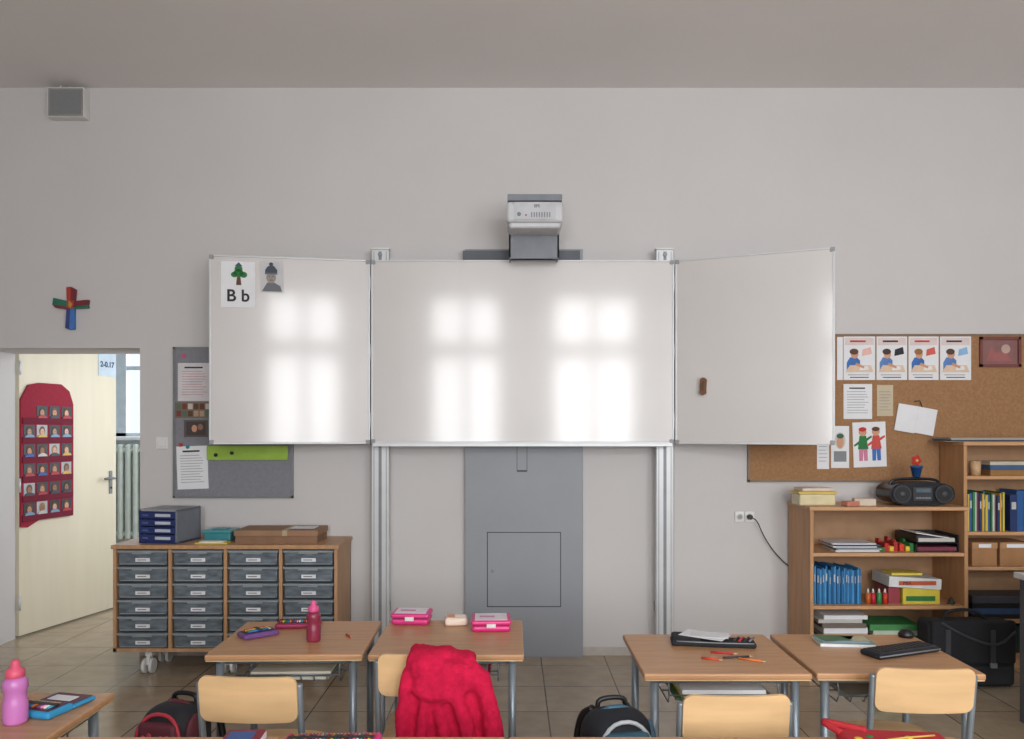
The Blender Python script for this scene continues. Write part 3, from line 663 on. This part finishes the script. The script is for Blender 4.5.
# ============ CHAIRS ============
def chair(cx,yb,rz=0,top=.70,w=.325):
    """pupil chair facing +Y, backrest at y=yb"""
    b=B('school_chair'); b.M=Matrix.Translation((cx,yb,0))@Matrix.Rotation(rz,4,'Z')
    hx=w/2+.004; s=.375
    T=Matrix.Translation((0,-.002,top-.078))@Matrix.Rotation(math.radians(8),4,'X')
    b.plate(w,.155,.010,.014,.03,ply,T)
    for q in (-1,1):
        X=q*hx
        b.tube([(X,.055,0),(X*1.02,.05,.1),(X,.065,s-.03),(X,.055,s+.05),(X,.03,top-.12),(X,.02,top-.03)],.0115,tube_m,10,2)
        b.tube([(X,.03,top-.07),(X*.86,.015,top-.07)],.009,tube_m,8)
        b.tube([(X,.065,s-.03),(X*.92,.2,s-.03),(X*.92,.36,s-.03)],.0105,tube_m,10,1)
        b.tube([(X*.92,.35,s-.03),(X*.98,.38,.2),(X*1.02,.40,0)],.0115,tube_m,10,1)
        b.tube([(X,.056,.14),(X*1.0,.385,.14)],.009,tube_m,8)
        for y in (.055,.40): b.cyl((X*(1 if y<.1 else 1.02),y,0),(X*(1 if y<.1 else 1.02),y,.025),.015,black)
    b.tube([(-hx*.95,.12,s-.03),(hx*.95,.12,s-.03)],.0105,tube_m,8); b.tube([(-hx*.92,.33,s-.03),(hx*.92,.33,s-.03)],.0105,tube_m,8)
    T=Matrix.Translation((0,.245,s-.012))@Matrix.Rotation(math.radians(90),4,'X')@Matrix.Rotation(math.radians(0),4,'Z')
    b.plate(w+.01,.37,.011,-.014,.06,ply,T)
    return b.done()
chair(wx(247,2.6),2.6,math.radians(-3))
chair(wx(424,2.83),2.83,math.radians(2),.71)
chair(wx(737,2.42),2.42,math.radians(1))
chair(wx(926,2.69),2.69,math.radians(-3))

# red fleece jacket draped over the second chair
b=B('red_fleece_jacket'); jx=wx(447,2.8); fm=mat('red_fleece',(206,30,70),.95,0,.18,45,bump=.5,bscale=220,spec=.15)
b.M=Matrix.Translation((jx,2.80,0))
b.box(-.155,.15,-.045,.0,.36,.66,fm,.02); b.box(-.135,.03,-.045,.07,.70,.735,fm,.018); b.box(.0,.105,-.045,.07,.675,.72,fm,.02); b.box(-.12,.10,.04,.08,.48,.70,fm,.015)
b.box(-.135,.09,-.045,.0,.6,.71,fm,.02)
b.sph((-.055,-.045,.675),(.075,.035,.055),fm); b.sph((.03,-.055,.65),(.085,.035,.06),fm); b.sph((-.02,-.065,.61),(.10,.022,.05),fm)
for pts,r in [([(.08,-.03,.68),(.135,-.045,.61),(.165,-.055,.50),(.165,-.05,.34)],.034),([(-.12,-.03,.71),(-.15,-.04,.56),(-.15,-.05,.45),(-.155,-.04,.34)],.022),
              ([(-.07,-.05,.62),(-.08,-.055,.5),(-.09,-.055,.34)],.020),([(.02,-.05,.62),(.07,-.065,.5),(.10,-.06,.34)],.026),([(-.03,-.045,.6),(-.01,-.055,.46),(.02,-.05,.34)],.020)]:
    b.tube(pts,r,fm,12,2)
o=b.done()
m=o.modifiers.new('r','REMESH'); m.mode='VOXEL'; m.voxel_size=.007; m.use_smooth_shade=True
m=o.modifiers.new('s','SMOOTH'); m.factor=.6; m.iterations=8
tx=bpy.data.textures.new('folds','CLOUDS'); tx.noise_scale=.08
m=o.modifiers.new('d','DISPLACE'); m.texture=tx; m.strength=.022; m.mid_level=.5
tx2=bpy.data.textures.new('fleece','CLOUDS'); tx2.noise_scale=.01
m=o.modifiers.new('d2','DISPLACE'); m.texture=tx2; m.strength=.004; m.mid_level=.5

# ============ BACKPACKS ============
def backpack(cx,cy,w,dp,h,c1,c2,c3,cp,rz=0):
    b=B('school_backpack'); b.M=Matrix.Translation((cx,cy,0))@Matrix.Rotation(rz,4,'Z')
    b.box(-w/2,w/2,-dp/2,dp/2,0,h,c1,.085,6,smooth=True)
    b.box(-w*.42,w*.42,-dp/2-.05,-dp/2+.04,.03,h*.66,c2,.03,4,smooth=True)
    b.box(-w*.34,w*.34,-dp/2-.014,-dp/2+.04,h*.70,h*.92,c3,.02,3,smooth=True)
    b.tube([(-w*.40,-dp/2-.006,.1),(-w*.43,-dp/2-.004,h*.8),(-w*.22,-dp/2+.016,h*.97),(w*.22,-dp/2+.016,h*.97),(w*.43,-dp/2-.004,h*.8),(w*.4,-dp/2-.006,.1)],.007,cp,8,2)
    b.tube([(-w*.48,.01,.15),(-w*.5,.01,h*.7),(-w*.3,.01,h*1.0),(w*.3,.01,h*1.0),(w*.5,.01,h*.7),(w*.48,.01,.15)],.010,c3,8,2)
    b.tube([(-.05,dp*.25,h-.01),(-.045,dp*.25,h+.02),(.045,dp*.25,h+.02),(.05,dp*.25,h-.01)],.009,black,8,2)
    for s in (-1,1): b.tube([(s*.06,dp*.35,h-.02),(s*.09,dp*.6,h*.9),(s*.1,dp*.75,h*.6),(s*.1,dp*.5,.08)],.014,black,8,2)
    for i in range(5): b.sph((-.05+i*.025,-dp/2-.014,h*.81+.012*math.sin(i*2.2)),(.011,.004,.014),cp,10)
    b.sph((-w*.42,-dp*.2,h*.8),(.025,.05,.05),C(130,126,124),14); b.sph((w*.43,-dp*.15,h*.82),(.02,.05,.07),c3,14)
    b.done()
backpack(wx(168,2.85),2.92,.235,.20,.505,C(34,34,40,.7),C(120,30,46,.7),C(96,40,52,.6),C(190,54,70,.5),math.radians(-15))
backpack(wx(618,2.62),2.66,.235,.2,.575,C(24,28,36,.7),C(40,60,70,.7),C(54,96,116,.5),C(196,202,206,.5),math.radians(12))

# ============ DESKTOP ITEMS ============
def dy(py): return F*(CH-TZ)/(py-HY)
TZi=TZ+.0004
def case(name,cx,cy,w,l,rz,c1,c2,openlid=False,z0=TZi):
    b=B(name); b.M=Matrix.Translation((cx,cy,z0))@Matrix.Rotation(rz,4,'Z')
    b.box(-w/2,w/2,-l/2,l/2,0,.022,c1,.009,3); b.box(-w/2+.012,w/2-.012,-l/2+.012,l/2-.012,.0195,.0235,c2)
    random.seed(int(abs(cx)*100))
    pc=[red,yellow,green,blue,C(220,120,40),brown,C(120,60,140),C(230,140,170),white,C(60,160,180)]
    n=int((w-.04)/.010)
    for i in range(n):
        x=-w/2+.02+i*(w-.04)/n+.003; b.cyl((x,-l/2+.025,.027),(x,l/2-.035,.027),.0038,pc[i%10],seg=8); b.cyl((x,l/2-.035,.027),(x,l/2-.022,.027),.0038,beechy,.0006,8)
    b.box(-w/2+.014,w/2-.014,-.008,.008,.030,.032,C(30,30,30))
    if openlid:
        b.box(-w/2,w/2,l/2-.004,l/2+l*.9,.002,.014,c1,.006,3); b.box(-w/2+.012,w/2-.012,l/2+.01,l/2+l*.85,.0125,.016,c2)
        b.box(-w*.3,w*.25,l/2+.02,l/2+l*.6,.016,.018,paperm)
    b.done()
def tin(name,cx,cy,w,l,h,c,rz=0):
    b=B(name); b.M=Matrix.Translation((cx,cy,TZi))@Matrix.Rotation(rz,4,'Z')
    b.box(-w/2,w/2,-l/2,l/2,0,h*.55,c,.012,3); b.box(-w/2-.003,w/2+.003,-l/2-.003,l/2+.003,h*.6,h,c,.012,3); b.box(-w/2+.005,w/2-.005,-l/2+.005,l/2-.005,h*.5,h*.65,C(120,20,70))
    b.box(-w*.42,w*.42,-l*.42,l*.42,h,h+.0015,C(230,222,228),.0005); b.box(-w*.3,w*.1,-l*.1,l*.1,h+.0015,h+.0025,C(200,130,170)); b.box(-.02,.02,-l/2-.008,-l/2,h*.4,h*.75,white,.003)
    b.done()
def bottle(name,X,Y,h,r,c,cap,z0=TZi,k=1):
    b=B(name)
    b.lathe([(r*.9,0),(r,.01),(r,h*.34),(r*.88,h*.40),(r*.88,h*.5),(r,h*.56),(r*.96,h*.68),(r*.6,h*.74)],(X,Y,z0),c,24)
    b.lathe([(r*.72,h*.73),(r*.76,h*.74),(r*.74,h*.84),(r*.4,h*.88),(r*.34,h*.97),(r*.2,h)],(X,Y,z0),cap,24); b.done()
pk=C(216,50,128,.35)
y=dy(628); case('open_pencil_case',wx(297,y),y+.03,.19,.10,math.radians(6),C(150,30,80),C(60,26,46))
y=dy(636); case('open_pencil_case',wx(258,y),y,.09,.15,math.radians(-50),C(110,70,130),C(50,40,60))
y=dy(641); bottle('drinking_bottle',wx(313.5,y),y,.165,.029,C(140,46,72,.3),C(226,90,145,.4))
def pencil(px,py,L_,rz,c,z0=TZ):
    b=B('pencil'); y=dy(py); b.M=Matrix.Translation((wx(px,y),y,z0+.0042))@Matrix.Rotation(rz,4,'Z')
    b.cyl((-L_/2,0,0),(L_/2-.015,0,0),.004,c,seg=6); b.cyl((L_/2-.015,0,0),(L_/2,0,0),.004,beechy,.0005,6); b.done()
pencil(349,637,.07,math.radians(-60),C(190,50,40))
y=dy(622); tin('pink_pencil_box',wx(412,y),y,.165,.13,.05,pk,math.radians(-3))
b=B('tissue_pack'); y=dy(624); b.M=Matrix.Translation((wx(456,y),y,TZi))@Matrix.Rotation(.1,4,'Z'); b.box(-.05,.05,-.045,.045,0,.035,C(236,216,200),.012,3); b.box(-.04,-.005,-.03,.03,.035,.037,C(226,166,130)); b.box(-.01,.04,-.006,.006,.035,.037,white); b.done()
y=dy(628); tin('pink_pencil_box',wx(491,y),y,.165,.15,.048,C(222,48,128,.35),math.radians(2))
# right desks
b=B('black_pencil_pouch'); y=dy(645); b.M=Matrix.Translation((wx(714,y),y,TZi))@Matrix.Rotation(math.radians(-8),4,'Z')
b.box(-.17,.16,-.045,.05,0,.022,dark,.010,3); b.box(-.165,-.05,-.03,.085,.004,.03,dark,.012,3); b.tube([(-.15,-.04,.02),(0,-.048,.02),(.15,-.04,.02)],.003,alud,6,1)
b.box(-.125,.055,-.03,.075,.0315,.033,paperm,R=Matrix.Rotation(-.45,4,'Z')); b.box(-.09,.06,-.02,.07,.0335,.035,C(222,224,226,.8),R=Matrix.Rotation(-.15,4,'Z')); 
for i,c in enumerate([C(60,60,66),red,ink,C(120,120,126)]): b.cyl((.075+i*.02,-.02,.0255),(.10+i*.02,.035,.0255),.004,c,seg=8)
b.done()
pencil(712,660,.08,math.radians(-25),C(206,70,50)); pencil(752,661,.10,math.radians(-28),C(216,120,60)); pencil(738,658,.12,math.radians(10),C(60,60,66)); pencil(724,654,.10,math.radians(-15),C(190,50,60))
b=B('picture_book'); y=dy(643); b.M=Matrix.Translation((wx(843,y),y,TZi))@Matrix.Rotation(math.radians(-6),4,'Z')
b.box(-.105,.105,-.065,.06,0,.012,paperm); b.box(-.108,.108,-.067,.062,.012,.014,C(120,150,140))
for p,m in [([(-.1,-.06),(.06,-.06),(.02,.02),(-.08,.04)],C(70,110,70)),([(.0,-.05),(.1,-.06),(.1,.02),(.04,.03)],C(190,180,150)),([(-.09,.03),(.09,.02),(.09,.05),(-.09,.055)],C(150,180,200))]:
    b.poly([(q[0],-q[1]) for q in p],0,.0008,m,Matrix.Translation((0,0,.0152))@Matrix.Rotation(-math.pi/2,4,'X'))
b.done()
b=B('black_zip_case'); y=dy(653); b.M=Matrix.Translation((wx(900,y),y,TZi))@Matrix.Rotation(math.radians(22),4,'Z')
b.box(-.155,.155,-.05,.05,0,.02,dark,.008,3); b.box(-.145,.145,-.042,.042,.018,.024,C(46,48,54),.003)
for i in range(12): b.box(-.135+i*.0228,-.118+i*.0228,-.035,.03,.0235,.027,C(28,28,32),.001)
b.tube([(-.155,-.05,.012),(.155,-.05,.012)],.003,alud,6); b.done()
b=B('round_pencil_sharpener'); y=dy(637); b.lathe([(.028,0),(.032,.012),(.02,.03),(.006,.034)],(wx(906,y),y,TZi),black,16); b.done()
# front-left desk
y=2.35; bottle('drinking_bottle',wx(14,y)+.004,y,.185,.034,C(206,124,194,.25),C(224,90,120,.4))
case('open_pencil_case',-1.43,2.43,.15,.10,math.radians(-14),C(50,150,200),C(90,40,60),True)
b=B('picture_book'); b.M=Matrix.Translation((wx(243,2.17),2.15,TZi))@Matrix.Rotation(.05,4,'Z'); b.box(-.05,.05,-.07,.07,0,.03,C(140,30,50),.003); b.box(-.04,.03,-.05,.05,.03,.031,C(60,90,150)); b.box(-.046,.052,-.068,.066,.006,.024,paperm); b.done()
case('open_pencil_case',wx(330,2.15),2.16,.26,.12,.03,C(220,50,130),C(190,50,90))
b=B('red_gym_bag'); b.M=Matrix.Translation((wx(890,2.15),2.13,TZi))@Matrix.Rotation(math.radians(-6),4,'Z'); rb=mat('red_bag_fabric',(180,36,46),.8,bump=.4,scale=30)
b.box(-.13,.15,-.08,.08,0,.035,rb,.016,4); b.tube([(-.12,.05,.03),(-.16,.09,.045),(-.14,.1,.04),(-.05,.06,.035)],.01,rb,8,2)
b.tube([(-.1,-.05,.036),(0,0,.038),(.12,.04,.036)],.003,C(200,170,80),6,1)
for i in range(7): b.sph((-.09+i*.034,.02*math.sin(i*2),.034),(.012,.012,.004),[yellow,green,white,blue][i%4],8)
b.done()

# ============ LIGHTS ============
def area(name,loc,rot,sx,sy,power,col,spread=180):
    l=bpy.data.lights.new(name,'AREA'); l.shape='RECTANGLE'; l.size=sx; l.size_y=sy; l.energy=power; l.color=col; l.spread=math.radians(spread)
    o=bpy.data.objects.new(name,l); o.location=loc; o.rotation_euler=rot; bpy.context.collection.objects.link(o)
for i,(a,c) in enumerate(wins):
    area('window_daylight_%d'%i,((a+c)/2,YB-.3,3.19),(math.radians(94),0,0),c-a,.75,50*(c-a)*.75,(.97,.985,1))
    area('window_daylight_low_%d'%i,((a+c)/2,YB-.3,1.85),(math.radians(82),0,0),c-a,1.75,30*(c-a)*1.75,(.975,.985,1),140)
area('hall_daylight',(-3.9,8.3,2.05),(math.radians(-90),0,0),2.5,1.5,30,(.93,.97,1))
area('hall_side_fill',(-1.35,6.9,1.8),(0,math.radians(90),0),1.7,1.7,33,(.97,.99,1))  # added fill from the side, brightens the door leaf and left reveal
w=bpy.data.worlds.new('World'); bpy.context.scene.world=w; w.use_nodes=True
w.node_tree.nodes['Background'].inputs[0].default_value=(.86,.93,1,1); w.node_tree.nodes['Background'].inputs[1].default_value=1.1

cam=bpy.data.cameras.new('camera'); co=bpy.data.objects.new('camera',cam); bpy.context.collection.objects.link(co)
co.location=(0,0,CH); co.rotation_euler=(math.radians(90),0,0)
cam.sensor_fit='HORIZONTAL'; cam.sensor_width=36; cam.lens=36*F/1024; cam.shift_y=(HY-369.5)/1024; cam.clip_start=.05
bpy.context.scene.camera=co
vs=bpy.context.scene.view_settings; vs.view_transform='Standard'; vs.look='None'; vs.exposure=0; vs.gamma=1
